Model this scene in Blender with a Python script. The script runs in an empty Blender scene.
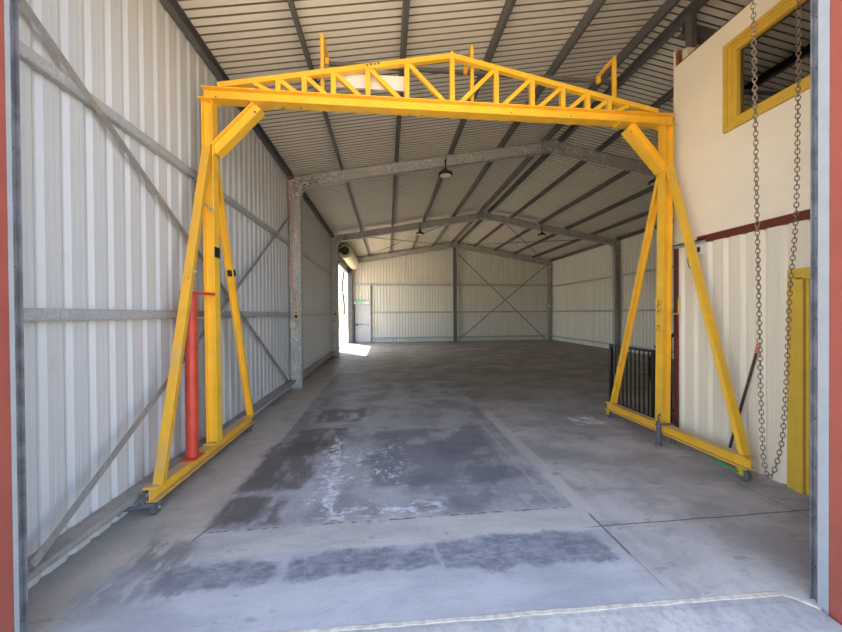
import bpy, bmesh, math, random
from mathutils import Vector, Matrix
random.seed(7)
scene = bpy.context.scene
COL = scene.collection
V = Vector

# ------------------------------------------------------------------ materials
def lin(r, g, b):
    f = lambda c: (c/255/12.92) if c <= 10 else (((c/255)+.055)/1.055)**2.4
    return (f(r), f(g), f(b), 1)

class NT:
    def __init__(s, name):
        s.m = bpy.data.materials.new(name); s.m.use_nodes = True
        s.t = s.m.node_tree; s.t.nodes.clear()
        s.out = s.n('ShaderNodeOutputMaterial'); s.bs = s.n('ShaderNodeBsdfPrincipled')
        s.l(s.bs.outputs[0], s.out.inputs[0])
        s.co = s.n('ShaderNodeTexCoord').outputs['Object']
    def n(s, t, **k):
        x = s.t.nodes.new(t)
        for a, v in k.items(): setattr(x, a, v)
        return x
    def l(s, a, b): s.t.links.new(a, b)
    def put(s, sock, v):
        if hasattr(v, 'is_linked') or hasattr(v, 'links'): s.l(v, sock)
        else: sock.default_value = v
    def math(s, op, a, b=0., c=None, clamp=False):
        x = s.n('ShaderNodeMath', operation=op, use_clamp=clamp)
        s.put(x.inputs[0], a); s.put(x.inputs[1], b)
        if c is not None: s.put(x.inputs[2], c)
        return x.outputs[0]
    def mix(s, f, a, b, blend='MIX'):
        x = s.n('ShaderNodeMix', data_type='RGBA', blend_type=blend)
        s.put(x.inputs[0], f); s.put(x.inputs[6], a); s.put(x.inputs[7], b)
        return x.outputs[2]
    def noise(s, scale, detail=4, rough=.55, stretch=None, dist=0., loc=None):
        v = s.co
        if stretch or loc:
            mp = s.n('ShaderNodeMapping'); s.l(v, mp.inputs[0])
            if stretch: mp.inputs['Scale'].default_value = stretch
            if loc: mp.inputs['Location'].default_value = loc
            v = mp.outputs[0]
        x = s.n('ShaderNodeTexNoise'); s.l(v, x.inputs['Vector'])
        x.inputs['Scale'].default_value = scale; x.inputs['Detail'].default_value = detail
        x.inputs['Roughness'].default_value = rough; x.inputs['Distortion'].default_value = dist
        return x.outputs[0]
    def voro(s, scale, out='Color'):
        x = s.n('ShaderNodeTexVoronoi'); s.l(s.co, x.inputs['Vector']); x.inputs['Scale'].default_value = scale
        return x.outputs[out]
    def ramp(s, v, a, b):
        x = s.n('ShaderNodeMapRange', interpolation_type='SMOOTHSTEP')
        s.put(x.inputs[0], v); x.inputs[1].default_value = a; x.inputs[2].default_value = b
        return x.outputs[0]
    def bump(s, h, strength=.3, dist=.01):
        b = s.n('ShaderNodeBump'); b.inputs['Strength'].default_value = strength; b.inputs['Distance'].default_value = dist
        s.l(h, b.inputs['Height']); s.l(b.outputs[0], s.bs.inputs['Normal'])
    def fin(s, col, rough=.5, metal=0., spec=None):
        s.put(s.bs.inputs['Base Color'], col); s.put(s.bs.inputs['Roughness'], rough)
        s.put(s.bs.inputs['Metallic'], metal)
        if spec is not None: s.bs.inputs['Specular IOR Level'].default_value = spec
        return s.m

def plain(name, rgb, rough=.5, metal=0., var=.12, scale=6., spec=None):
    t = NT(name); c = lin(*rgb)
    d = tuple(x*(1-var) for x in c[:3])+(1,); e = tuple(min(1, x*(1+var)) for x in c[:3])+(1,)
    return t.fin(t.mix(t.ramp(t.noise(scale), .3, .7), d, e), rough, metal, spec)

def galv(name, rgb, scale=70., contrast=.35, rough=.48, metal=.35):
    t = NT(name); c = lin(*rgb)
    sep = t.n('ShaderNodeSeparateColor'); t.l(t.voro(scale), sep.inputs[0])
    d = tuple(x*(1-contrast) for x in c[:3])+(1,); e = tuple(min(1, x*(1+contrast)) for x in c[:3])+(1,)
    col = t.mix(sep.outputs[0], d, e)
    col = t.mix(t.ramp(t.noise(3.), .35, .75), col, tuple(x*.85 for x in c[:3])+(1,))
    return t.fin(col, t.math('MULTIPLY_ADD', sep.outputs[1], .2, rough-.1), metal)

def sheet(name, rgb, stretch, rough=.42, var=.05, dirt=(150, 140, 120), base=0.):
    t = NT(name); c = lin(*rgb)
    d = tuple(x*(1-var) for x in c[:3])+(1,)
    col = t.mix(t.ramp(t.noise(2.2, 5, .6, stretch), .35, .7), c, d)
    col = t.mix(t.math('MULTIPLY', t.ramp(t.noise(9, 6, .7, stretch, loc=(3, 1, 2)), .58, .85), .35), col, lin(*dirt))
    col = t.mix(t.math('MULTIPLY', t.ramp(t.noise(60, 2), .72, .78), .5), col, lin(110, 100, 88))
    return t.fin(col, rough, 0.0)

def yellow(name, base=(248, 193, 52), dusty=.0, wear=.35):
    t = NT(name)
    col = t.mix(t.ramp(t.noise(4), .3, .7), lin(*base), tuple(x*.88 for x in lin(*base)[:3])+(1,))
    g = t.n('ShaderNodeNewGeometry'); sx = t.n('ShaderNodeSeparateXYZ'); t.l(g.outputs['True Normal'], sx.inputs[0])
    up = t.ramp(sx.outputs[2], .75, .95)
    du = t.math('MULTIPLY', up, t.math('MULTIPLY_ADD', t.ramp(t.noise(7, 6, .65, loc=(1, 5, 2)), .25, .7), .25, .72))
    col = t.mix(t.math('MULTIPLY', du, dusty), col, lin(184, 152, 110))
    col = t.mix(t.math('MULTIPLY', t.ramp(t.noise(3.5, 6, .7, (1, 1, .5), loc=(2, 2, 5)), .5, .66), wear*.55), col, lin(176, 152, 112))
    chips = t.math('MULTIPLY', t.ramp(t.noise(28, 4, .6), .68, .74), wear)
    col = t.mix(chips, col, lin(95, 66, 40))
    return t.fin(col, t.math('MULTIPLY_ADD', t.noise(12), .2, .32), 0.)

def concrete_floor():
    t = NT('worn_concrete')  # slab with stains, dust and joints
    xyz = t.n('ShaderNodeSeparateXYZ'); t.l(t.co, xyz.inputs[0])
    X0, Y0 = xyz.outputs[0], xyz.outputs[1]
    mul = lambda a, b: t.math('MULTIPLY', a, b)
    inv = lambda a: t.math('SUBTRACT', 1., a)
    def nz(scale, amp, loc, stretch=None, detail=9, rough=.68): return t.math('MULTIPLY', t.math('SUBTRACT', t.noise(scale, detail, rough, stretch, loc=loc), .5), amp*2)
    X = t.math('ADD', X0, nz(2.4, .2, (3, 1, 0))); Y = t.math('ADD', Y0, nz(2.4, .2, (7, 4, 0)))
    Xs = t.math('ADD', X0, nz(3, .05, (2, 8, 0))); Ys = t.math('ADD', Y0, nz(3, .05, (5, 5, 0)))
    def band(v, a, b, s): return mul(t.ramp(v, a-s, a+s), inv(t.ramp(v, b-s, b+s)))
    def box(x0, x1, y0, y1, s=.03, xx=None, yy=None): return mul(band(xx or X, x0, x1, s), band(yy or Y, y0, y1, s))
    def thr(scale, a, b, loc=(0, 0, 0), stretch=None, rough=.66): return t.ramp(t.noise(scale, 10, rough, stretch, loc=loc), a, b)
    col = None
    def lay(mask, c, amt=1.):
        nonlocal col
        col = t.mix(mul(mask, amt) if amt != 1. else mask, col, c)
    cloud = thr(1.1, .36, .64, (1, 1, 0))
    col = t.mix(cloud, lin(132, 131, 133), lin(158, 156, 155))
    lay(thr(2.6, .5, .66, (4, 9, 0), (1, .6, 1)), lin(128, 122, 117), .55)
    # deeper in the shed: darker and browner, with darker blotches
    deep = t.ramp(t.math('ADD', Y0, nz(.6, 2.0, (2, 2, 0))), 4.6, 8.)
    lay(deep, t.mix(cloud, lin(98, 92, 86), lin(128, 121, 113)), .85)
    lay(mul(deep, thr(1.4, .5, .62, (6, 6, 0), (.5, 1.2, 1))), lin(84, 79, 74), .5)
    # dusty strip beside the left wall
    strip = mul(inv(t.ramp(Xs, -1.52, -1.44)), inv(t.ramp(Y0, 7, 15)))
    lay(strip, t.mix(thr(3, .35, .65, (9, 0, 0)), lin(146, 141, 136), lin(160, 155, 149)), .9)
    lay(mul(strip, thr(2.2, .54, .62, (2, 0, 0), (1, .45, 1))), lin(122, 118, 116), .45)
    # old stained slab bay
    bay = box(-1.47, 1.66, 2.83, 8.5, .025, Xs, Ys)
    lay(bay, t.mix(thr(1.6, .36, .62, (8, 3, 0)), lin(96, 97, 104), lin(140, 140, 145)), .8)
    pale = mul(bay, mul(box(-.9, .55, 3.1, 7.0, .25), thr(1.5, .4, .58, (0, 5, 0))))
    lay(pale, lin(150, 152, 160), .6)
    # brown black blotches with torn edges along the left side of that bay
    for (x0, x1, y0, y1, k) in ((-1.5, -.85, 3.42, 4.7, 0), (-1.5, -.95, 2.88, 3.32, 1), (-1.15, -.4, 5.5, 6.2, 2), (-1.3, -.6, 4.2, 5.2, 3)):
        lay(mul(box(x0, x1, y0, y1, .05), thr(4, .34, .5, (k*3, 7, 0), (1, .5, 1))), lin(74, 69, 67), .78)
    # dark bluish washes
    lay(mul(box(-.2, 1.35, 3.35, 5.0, .06), thr(1.5, .38, .5, (1, 4, 0))), lin(84, 86, 96), .7)
    lay(mul(box(.2, 1.6, 2.9, 3.6, .06), thr(2., .44, .54, (3, 4, 0))), lin(88, 90, 100), .6)
    # powdery white spatter
    sp = mul(mul(box(-.8, .2, 2.95, 4.7, .1), thr(13, .52, .57, (3, 3, 0), None, .75)), thr(2.2, .47, .55, (0, 2, 0)))
    lay(sp, lin(190, 193, 202), .8)
    sx = t.math('ADD', X0, mul(t.math('SUBTRACT', Y0, 4.), .12)); sxw = t.math('ADD', sx, nz(4, .22, (6, 1, 0)))
    lay(mul(mul(band(sxw, -.66, -.58, .03), band(Y0, 2.9, 4.8, .2)), thr(16, .45, .52, (2, 2, 0))), lin(192, 194, 202), .8)
    lay(mul(box(-.6, .5, 2.86, 3.05, .05), thr(11, .5, .56, (9, 2, 0), (.5, 1, 1))), lin(188, 190, 198), .65)
    lay(mul(box(2.95, 3.4, 4.85, 5.25, .06), thr(5, .46, .52, (2, 0, 0))), lin(196, 196, 200), .8)
    # cement strips over the joints
    c1 = box(-1.6, 1.75, 2.5, 2.815, .015, Xs, Ys)
    lay(c1, t.mix(thr(5, .35, .65, (1, 0, 0), (.35, 1, 1)), lin(143, 141, 140), lin(161, 158, 156)), .85)
    lay(box(1.66, 1.82, 2.6, 5.6, .015, Xs, Y0), lin(162, 160, 158), .5)
    lay(box(1.46, 1.5, 2.9, 5.2, .01, Xs, Y0), lin(160, 158, 158), .3)
    # front strip: pale wash with dark scrubbed patches
    lay(box(-1.9, 1.7, 1.8, 2.5, .04, Xs, Ys), t.mix(thr(3, .35, .65, (0, 8, 0), (.4, 1.2, 1)), lin(128, 131, 138), lin(152, 154, 160)), .75)
    dg = t.math('ADD', Y0, mul(X0, -.15))
    scr = thr(18, .38, .56, (4, 1, 0), (.55, 1.3, 1), .72)
    for (x0, x1, y0, y1, k) in ((-1.5, -.78, 2.22, 2.47, 0), (-.7, .35, 2.25, 2.48, 1), (.38, 1.62, 2.2, 2.49, 2)):
        m = mul(box(x0, x1, y0, y1, .03), t.math('MULTIPLY_ADD', scr, .45, .5))
        lay(m, t.mix(thr(7, .4, .6, (k, 0, 0)), lin(76, 80, 92), lin(100, 103, 113)), .88)
    lay(mul(box(-1.9, -1.3, 2.15, 2.4, .1), thr(9, .42, .54, (3, 0, 0), (1, .35, 1))), lin(102, 104, 112), .6)
    lay(mul(box(-1.85, -1.45, 2.42, 2.72, .08), thr(9, .4, .52, (6, 0, 0), (1, .35, 1))), lin(88, 88, 93), .7)
    # right of the long joint: grey slab with brown smears
    rgt = mul(t.ramp(Xs, 1.8, 1.84), inv(t.ramp(Y0, 5.5, 8)))
    lay(mul(rgt, thr(2, .46, .62, (7, 7, 0), (.6, 1, 1))), lin(120, 116, 114), .6)
    lay(mul(rgt, thr(6, .58, .66, (1, 7, 0), (.5, 1, 1))), lin(102, 99, 98), .5)
    lay(mul(rgt, thr(4, .6, .7, (5, 1, 0), (.6, 1, 1))), lin(172, 172, 176), .5)
    # scuffs and grain everywhere
    lay(thr(40, .5, .68, (0, 3, 0), (.7, 1, 1), .75), lin(92, 90, 92), .22)
    lay(thr(55, .56, .66, (8, 3, 0), None, .75), lin(182, 182, 184), .22)
    lay(thr(7, .6, .67, (3, 9, 0), (.5, 1.2, 1)), lin(96, 93, 92), .45)
    # joints and cracks
    Xc = t.math('ADD', X0, nz(3, .012, (0, 0, 0))); Yc = t.math('ADD', Y0, nz(2.3, .018, (1, 0, 0)))
    def line(v, c, w): return inv(t.ramp(t.math('ABSOLUTE', t.math('SUBTRACT', v, c)), w*.5, w))
    j = mul(line(Yc, 2.53, .009), t.ramp(X0, 1.55, 1.75))
    j = t.math('MAXIMUM', j, mul(line(Yc, 2.815, .012), mul(mul(t.ramp(X0, -1.5, -1.4), inv(t.ramp(X0, 1.5, 1.7))), thr(6, .45, .55))))
    j = t.math('MAXIMUM', j, mul(line(Xc, 1.735, .013), band(Y0, 2.2, 2.7, .03)))
    j = t.math('MAXIMUM', j, mul(line(Xc, 1.74, .006), mul(band(Y0, 1.92, 2.2, .03), .6)))
    j = t.math('MAXIMUM', j, mul(line(Xc, 3.545, .008), mul(inv(t.ramp(Y0, 3.0, 3.3)), .8)))
    j = t.math('MAXIMUM', j, mul(line(t.math('ADD', Xc, mul(t.math('SUBTRACT', Y0, 2.7), -.35)), -1.52, .012), band(Y0, 2.72, 2.86, .02)))
    lay(j, lin(56, 54, 55), .8)
    col = t.mix(1., col, (1.36, 1.33, 1.28, 1), 'MULTIPLY')
    t.bump(t.noise(40, 6, .7), .15, .004)
    return t.fin(col, t.math('MULTIPLY_ADD', t.noise(2.5, 5, .6), .25, .48), 0., .4)

M = {}
M['floor'] = concrete_floor()
M['left'] = sheet('zinc_cream_sheet_side', (199, 200, 200), (3, .9, .25), .42)
M['back'] = sheet('cream_sheet_end', (226, 223, 210), (.9, 3, .2), .45)
M['right'] = sheet('cream_sheet_far_side', (226, 223, 210), (3, .9, .2), .45)
M['roof'] = sheet('cream_roof_sheet', (238, 231, 214), (.25, 1.2, 1), .5, dirt=(140, 118, 90))
M['seam'] = plain('painted_shade_roof_seam', (138, 125, 104), .6)  # dark tone painted into the roof slots to stand for their shade
M['mezz'] = sheet('cream_painted_cladding', (232, 222, 198), (3, 1.2, .3), .45, .03, (205, 185, 150))
M['mezz_panel'] = plain('cream_painted_panel', (244, 233, 208), .5, var=.03, scale=2)
M['galv'] = galv('galvanised_spangle', (180, 177, 171), 34, .4, .5, .15)
M['galv2'] = galv('galvanised_bracket', (165, 163, 158), 22, .75, .5, .15)
M['girt'] = galv('galvanised_girt', (178, 180, 182), 60, .15, .45, .2)
M['girt_dusty'] = plain('dusty_girt', (150, 146, 142), .6, .2, .2, 9)
M['purlin'] = galv('dull_galvanised_purlin', (112, 111, 108), 60, .2, .5, .25)
M['dark_steel'] = plain('dark_grey_steel', (84, 84, 84), .5, .3, .2, 5)
M['strap'] = galv('galvanised_strap', (152, 150, 146), 40, .15, .45, .2)
M['yel'] = yellow('yellow_gantry_paint', dusty=.15)
M['yel_dusty'] = yellow('yellow_paint_dusty', dusty=1., wear=.6)
M['yel_worn'] = yellow('yellow_paint_worn', (224, 168, 52), dusty=.5, wear=.95)
M['red'] = plain('red_tube_paint', (196, 66, 46), .45, var=.12, scale=8)
M['red_jamb'] = plain('faded_red_jamb', (146, 76, 64), .55, var=.08, scale=3)
M['maroon'] = plain('maroon_trim_paint', (104, 46, 36), .5, var=.12)
M['oak'] = plain('stained_timber_edge', (138, 84, 48), .6, var=.2, scale=12)
M['ochre'] = plain('ochre_frame_paint', (214, 176, 66), .42, var=.06)
M['pale'] = plain('pale_grey_guide', (152, 157, 161), .45, var=.06)
M['dark_guide'] = plain('weathered_steel_guide', (116, 118, 122), .5, .35, .3, 9)
M['black'] = plain('black_powder_coat', (24, 24, 25), .45)
M['black_rubber'] = plain('black_tape', (20, 20, 22), .6)
M['white'] = plain('white_plastic', (226, 224, 218), .4, var=.03)
M['beige'] = plain('beige_plastic', (208, 190, 150), .45, var=.05)
M['brown'] = plain('brown_socket', (70, 46, 34), .5)
M['orange'] = plain('orange_conduit_plastic', (218, 146, 104), .5)
M['wheel'] = plain('grey_wheel_rubber', (88, 94, 100), .5, var=.15, scale=30)
M['green'] = plain('green_brake_lever', (60, 170, 110), .4)
M['castor'] = plain('castor_yellow', (190, 170, 50), .45, var=.25, scale=30)
M['blue_steel'] = plain('blue_grey_steel', (100, 104, 114), .45, .3, .2, 14)
M['chain'] = plain('rusty_chain_steel', (124, 104, 86), .5, .2, .35, 60)
M['bright_chain'] = plain('bright_chain_steel', (170, 168, 160), .35, .6, .2, 60)
M['iron'] = plain('brown_iron', (78, 62, 54), .45, .5, .3, 30)
M['pink'] = plain('faded_pink_grip', (206, 110, 100), .5)
M['lens'] = plain('frosted_lens', (226, 222, 205), .3, var=.02)
M['sign_green'] = plain('green_sign_face', (120, 196, 146), .4, var=.05)
M['dark_inside'] = plain('dark_door_leaf', (62, 58, 52), .5)
M['drum'] = sheet('cream_roller_curtain', (226, 216, 186), (1, 3, 1), .45)
M['stud'] = plain('grey_stair_steel', (44, 44, 46), .5)
M['apron'] = (lambda t: t.fin(t.mix(t.math('MULTIPLY', t.ramp(t.noise(22, 8, .72), .4, .75), .6), t.mix(t.ramp(t.noise(2.5, 6, .6), .35, .65), lin(150, 148, 148), lin(172, 168, 164)), lin(112, 108, 106)), .75))(NT('apron_concrete'))
M['lip'] = plain('cement_lip', (176, 166, 152), .8, var=.2, scale=20)
M['ground'] = plain('sunlit_gravel_ground', (188, 172, 148), .9, var=.15, scale=3)
M['stone'] = plain('grey_gravel_stone', (128, 126, 126), .8, var=.4, scale=5)
M['bark'] = plain('tree_bark', (92, 80, 68), .8)
M['leaf'] = plain('tree_leaf', (96, 108, 74), .6)
M['fence'] = plain('pale_yard_fence', (220, 205, 170), .6)
g = NT('window_glass'); g.t.nodes.remove(g.bs)
tr = g.n('ShaderNodeBsdfTransparent'); tr.inputs[0].default_value = (.3, .3, .29, 1)
gl = g.n('ShaderNodeBsdfGlossy'); gl.inputs['Roughness'].default_value = .02; gl.inputs[0].default_value = (.9, .9, .9, 1)
fr = g.n('ShaderNodeFresnel'); fr.inputs[0].default_value = 1.6
mx = g.n('ShaderNodeMixShader'); g.l(g.math('MULTIPLY_ADD', fr.outputs[0], 1.5, .12, clamp=True), mx.inputs[0]); g.l(tr.outputs[0], mx.inputs[1]); g.l(gl.outputs[0], mx.inputs[2]); g.l(mx.outputs[0], g.out.inputs[0])
M['glass'] = g.m

# ------------------------------------------------------------------ mesh helpers
def BM(): return bmesh.new()
def origin_of(o):
    p = V((0, 0, 0))
    while o is not None: p += o.location; o = o.parent
    return p
def obj(name, bm, mat, parent=None, smooth=False, label=None, origin=None, bevel=0.):
    """links a bmesh given in world coordinates as ONE mesh object"""
    bmesh.ops.recalc_face_normals(bm, faces=bm.faces[:])
    me = bpy.data.meshes.new(name)
    if parent is not None: off = origin_of(parent); loc = V((0, 0, 0))
    else:
        if origin is not None: off = V(origin)
        else:
            c = [v.co for v in bm.verts]
            off = V(((min(p.x for p in c)+max(p.x for p in c))/2, (min(p.y for p in c)+max(p.y for p in c))/2, min(p.z for p in c)))
        loc = off.copy()
    for v in bm.verts: v.co -= off
    bm.to_mesh(me); bm.free()
    for mm in (mat if isinstance(mat, (list, tuple)) else [mat]): me.materials.append(mm)
    if smooth:
        for p in me.polygons: p.use_smooth = True
    o = bpy.data.objects.new(name, me); COL.objects.link(o); o.location = loc
    if parent is not None: o.parent = parent
    if label: o['label'] = label
    if bevel:
        b = o.modifiers.new('bevel', 'BEVEL'); b.width = bevel; b.segments = 2; b.limit_method = 'ANGLE'; b.angle_limit = .8
    return o
def thing(name, loc, label, cat, group=None):
    o = bpy.data.objects.new(name, None); o.empty_display_size = .1; COL.objects.link(o); o.location = loc
    return tag(o, label, cat, group)
def tag(o, label, cat, group=None):
    o['label'] = label; o['category'] = cat
    if group: o['group'] = group
    return o
def struct(o): o['kind'] = 'structure'; return o

def box(bm, x0, x1, y0, y1, z0, z1):
    vs = [bm.verts.new(p) for p in ((x0,y0,z0),(x1,y0,z0),(x1,y1,z0),(x0,y1,z0),(x0,y0,z1),(x1,y0,z1),(x1,y1,z1),(x0,y1,z1))]
    for f in ((0,1,2,3),(4,5,6,7),(0,1,5,4),(1,2,6,5),(2,3,7,6),(3,0,4,7)): bm.faces.new([vs[i] for i in f])
    return bm
def beam(bm, p0, p1, prof, side):
    """extrude a closed profile of (u, v) from p0 to p1; u along side, v along axis x side"""
    p0, p1 = V(p0), V(p1); ax = (p1-p0).normalized(); s = V(side); s = (s-ax*s.dot(ax)).normalized(); w = ax.cross(s)
    a = [bm.verts.new(p0+s*u+w*v) for u, v in prof]; b = [bm.verts.new(p1+s*u+w*v) for u, v in prof]
    n = len(prof)
    for i in range(n): bm.faces.new((a[i], a[(i+1) % n], b[(i+1) % n], b[i]))
    bm.faces.new(a); bm.faces.new(b[::-1])
    return bm
def P_box(w, h): return [(-w/2,-h/2),(w/2,-h/2),(w/2,h/2),(-w/2,h/2)]
def P_I(h, b, tf=.01, tw=.008):      # flanges span u, depth along v
    H, B, T = h/2, b/2, tw/2
    return [(-B,-H),(B,-H),(B,-H+tf),(T,-H+tf),(T,H-tf),(B,H-tf),(B,H),(-B,H),(-B,H-tf),(-T,H-tf),(-T,-H+tf),(-B,-H+tf)]
def P_C(h, b, t=.006, lip=.015):     # web on u=0, flanges towards +u, depth along v
    H = h/2
    return [(0,-H),(b,-H),(b,-H+lip),(b-t,-H+lip),(b-t,-H+t),(t,-H+t),(t,H-t),(b-t,H-t),(b-t,H-lip),(b,H-lip),(b,H),(0,H)]
def P_L(a, b, t=.008): return [(0,0),(a,0),(a,t),(t,t),(t,b),(0,b)]
def cyl(bm, p0, p1, r0, r1=None, n=16, caps=True):
    p0, p1 = V(p0), V(p1); r1 = r0 if r1 is None else r1
    ax = (p1-p0).normalized(); s = ax.orthogonal().normalized(); w = ax.cross(s)
    c = [(math.cos(2*math.pi*i/n), math.sin(2*math.pi*i/n)) for i in range(n)]
    a = [bm.verts.new(p0+(s*x+w*y)*r0) for x, y in c]; b = [bm.verts.new(p1+(s*x+w*y)*r1) for x, y in c]
    for i in range(n): bm.faces.new((a[i], a[(i+1) % n], b[(i+1) % n], b[i]))
    if caps: bm.faces.new(a[::-1]); bm.faces.new(b)
    return bm
def tube(bm, pts, r, n=8):
    pts = [V(p) for p in pts]; rings = []; s = None
    for i, p in enumerate(pts):
        ax = ((pts[min(i+1, len(pts)-1)]-pts[max(i-1, 0)])).normalized()
        s = ax.orthogonal().normalized() if s is None else (s-ax*s.dot(ax)).normalized()
        w = ax.cross(s)
        rings.append([bm.verts.new(p+(s*math.cos(2*math.pi*k/n)+w*math.sin(2*math.pi*k/n))*r) for k in range(n)])
    for a, b in zip(rings, rings[1:]):
        for k in range(n): bm.faces.new((a[k], a[(k+1) % n], b[(k+1) % n], b[k]))
    bm.faces.new(rings[0][::-1]); bm.faces.new(rings[-1])
    return bm
def lathe(bm, c, prof, n=24, axis='z'):
    c = V(c); rings = []
    for r, z in prof:
        ring = []
        for k in range(n):
            a = 2*math.pi*k/n; q = (r*math.cos(a), r*math.sin(a), z)
            if axis == 'x': q = (q[2], q[0], q[1])
            if axis == 'y': q = (q[0], q[2], q[1])
            ring.append(bm.verts.new(c+V(q)))
        rings.append(ring)
    for a, b in zip(rings, rings[1:]):
        for k in range(n): bm.faces.new((a[k], a[(k+1) % n], b[(k+1) % n], b[k]))
    bm.faces.new(rings[0][::-1]); bm.faces.new(rings[-1])
    return bm
def sweep_torus(bm, c, ra, rb, r, ax_a, ax_b, n=12, m=6):
    """oval ring: half-lengths ra along ax_a, rb along ax_b"""
    c = V(c); A = V(ax_a).normalized(); B = V(ax_b).normalized(); N = A.cross(B); rings = []
    for i in range(n):
        t = 2*math.pi*i/n; d = (A*math.cos(t)*1/ra+B*math.sin(t)*1/rb).normalized()
        p = c+A*ra*math.cos(t)+B*rb*math.sin(t)
        rings.append([bm.verts.new(p+(d*math.cos(2*math.pi*k/m)+N*math.sin(2*math.pi*k/m))*r) for k in range(m)])
    for i in range(n):
        a, b = rings[i], rings[(i+1) % n]
        for k in range(m): bm.faces.new((a[k], a[(k+1) % m], b[(k+1) % m], b[k]))
    return bm
# rib profile of the trapezoidal sheet; s along the wall, d outwards
RIB = [(0, 0), (.033, 0), (.036, .0015), (.042, .0015), (.045, 0), (.073, 0), (.076, .0015), (.082, .0015), (.085, 0), (.112, 0), (.142, .032), (.156, .032), (.188, 0)]
ROOF_RIB = [(0, 0), (.086, 0), (.076, .06), (.122, .06)]   # pan, narrow slot, wider seam behind it
PITCH = .19
def ribs(s0, s1, phase=0., cuts=(), rib=None, PITCH=PITCH):
    pts = []; k = math.floor((s0-phase)/PITCH)-1
    while phase+k*PITCH < s1:
        for s, d in (rib or RIB): pts.append((phase+k*PITCH+s, d))
        k += 1
    def at(s):
        for (a, da), (b, db) in zip(pts, pts[1:]):
            if a <= s <= b: return da+(db-da)*(s-a)/max(b-a, 1e-9)
        return 0.
    out = [(s, d) for s, d in pts if s0 < s < s1]+[(s0, at(s0)), (s1, at(s1))]
    for c in cuts:
        if s0 < c < s1: out += [(c-1e-4, at(c)), (c+1e-4, at(c))]
    return sorted(out)
def clad(bm, prof, pos, lo, hi, t=.004):
    """sheet: pos(s, d, z) -> point; lo/hi(s) heights; built as a thin double skin"""
    for dd in (0., t):
        prev = None
        for s, d in prof:
            cur = (bm.verts.new(pos(s, d+dd, lo(s))), bm.verts.new(pos(s, d+dd, hi(s))), lo(s))
            if prev and abs(prev[2]-cur[2]) < .5: bm.faces.new((prev[0], cur[0], cur[1], prev[1]))
            prev = cur
    return bm

# ------------------------------------------------------------------ key dimensions
XL, XR, XM = -2.3, 10.6, 4.25
YF, YB = 1.85, 20.55
P1, P2, PB = 8.13, 14.14, 20.33
SL = .177
def rb(x): return 5.87-SL*abs(x-XM)           # rafter bottom
def pbz(x): return rb(x)+.272                  # purlin bottom
def rz(x): return pbz(x)+.152                  # roof sheet
# ------------------------------------------------------------------ shell
bm = BM(); pl = [(XL-.1, 1.70), (-1.9, 1.70), (-1.9, 1.906), (2.415, 1.802), (2.50, 1.735), (2.62, 1.62), (XR+.1, 1.62), (XR+.1, YB+.1), (XL-.1, YB+.1)]
a = [bm.verts.new((x, y, 0)) for x, y in pl]; b = [bm.verts.new((x, y, -.15)) for x, y in pl]
for i in range(len(pl)): bm.faces.new((a[i], a[(i+1) % len(pl)], b[(i+1) % len(pl)], b[i]))
bm.faces.new(a); bm.faces.new(b[::-1]); struct(obj('floor', bm, M['floor'], origin=(0, 0, 0)))
bm = BM()
pl = [(-1.89, 1.60, -.022), (2.53, 1.585, -.022), (2.52, 1.69, -.008), (2.485, 1.735, -.003), (2.41, 1.80, -.003), (-1.89, 1.904, -.003)]
a = [bm.verts.new(p) for p in pl]; b = [bm.verts.new((p[0], p[1], -.2)) for p in pl]
for i in range(6): bm.faces.new((a[i], a[(i+1) % 6], b[(i+1) % 6], b[i]))
bm.faces.new(a); bm.faces.new(b[::-1])
struct(obj('door_sill', bm, M['apron']))
bm = BM(); rl_ = random.Random(11); top = []
path = [(-1.89+i*(2.41+1.89)/60, 1.904-.0241*(-1.89+i*(2.41+1.89)/60+1.89)) for i in range(61)]+[(2.45, 1.77), (2.485, 1.735), (2.52, 1.69)]
rows = []
for x, y in path:
    w1, w2 = .014+rl_.uniform(-.005, .006), .016+rl_.uniform(-.006, .005)
    rows.append([bm.verts.new(p) for p in ((x, y-w1, -.006), (x, y-w1*.7, .001), (x, y+w2*.6, .003+rl_.uniform(0, .0015)), (x, y+w2, 0.0004))])
for p, q in zip(rows, rows[1:]):
    for k in range(3): bm.faces.new((p[k], p[k+1], q[k+1], q[k]))
    bm.faces.new((p[3], p[0], q[0], q[3]))
bm.faces.new(rows[0]); bm.faces.new(rows[-1][::-1])
struct(obj('trim_1', bm, M['lip']))
bm = BM(); box(bm, -60, 60, -60, 1.7, -.3, -.06); box(bm, -60, -2.42, 1.7, 90, -.3, -.06); struct(obj('ground', bm, M['ground'], origin=(0, 0, 0)))
# gravel at the corner of the sill
bm = BM()
for i in range(230):
    c = V((random.uniform(1.5, 2.9), random.uniform(1.25, 1.575), -.05)); r = random.uniform(.008, .019)
    mt = Matrix.Translation(c) @ Matrix.Rotation(random.uniform(0, 6), 4, V((random.random(), random.random(), 1)).normalized()) @ Matrix.Diagonal((r*1.3, r, r*.8, 1))
    bmesh.ops.create_icosphere(bm, subdivisions=1, radius=1, matrix=mt)
g = obj('gravel', bm, M['stone']); tag(g, 'grey crushed stone beyond the lower right corner of the concrete sill', 'gravel'); g['kind'] = 'stuff'

# left wall with roller door opening Y 15.9..20.1, z < 4.12
bm = BM(); OY0, OY1, OZ = 15.75, 20.05, 4.12
prof = ribs(YF, YB, .03, (OY0, OY1))
clad(bm, prof, lambda s, d, z: (XL-d*.6, s, z), lambda s: OZ if OY0 < s < OY1 else 0., lambda s: rz(XL)+.02)
struct(obj('wall_left', bm, M['left'], origin=(0, 0, 0)))
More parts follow.
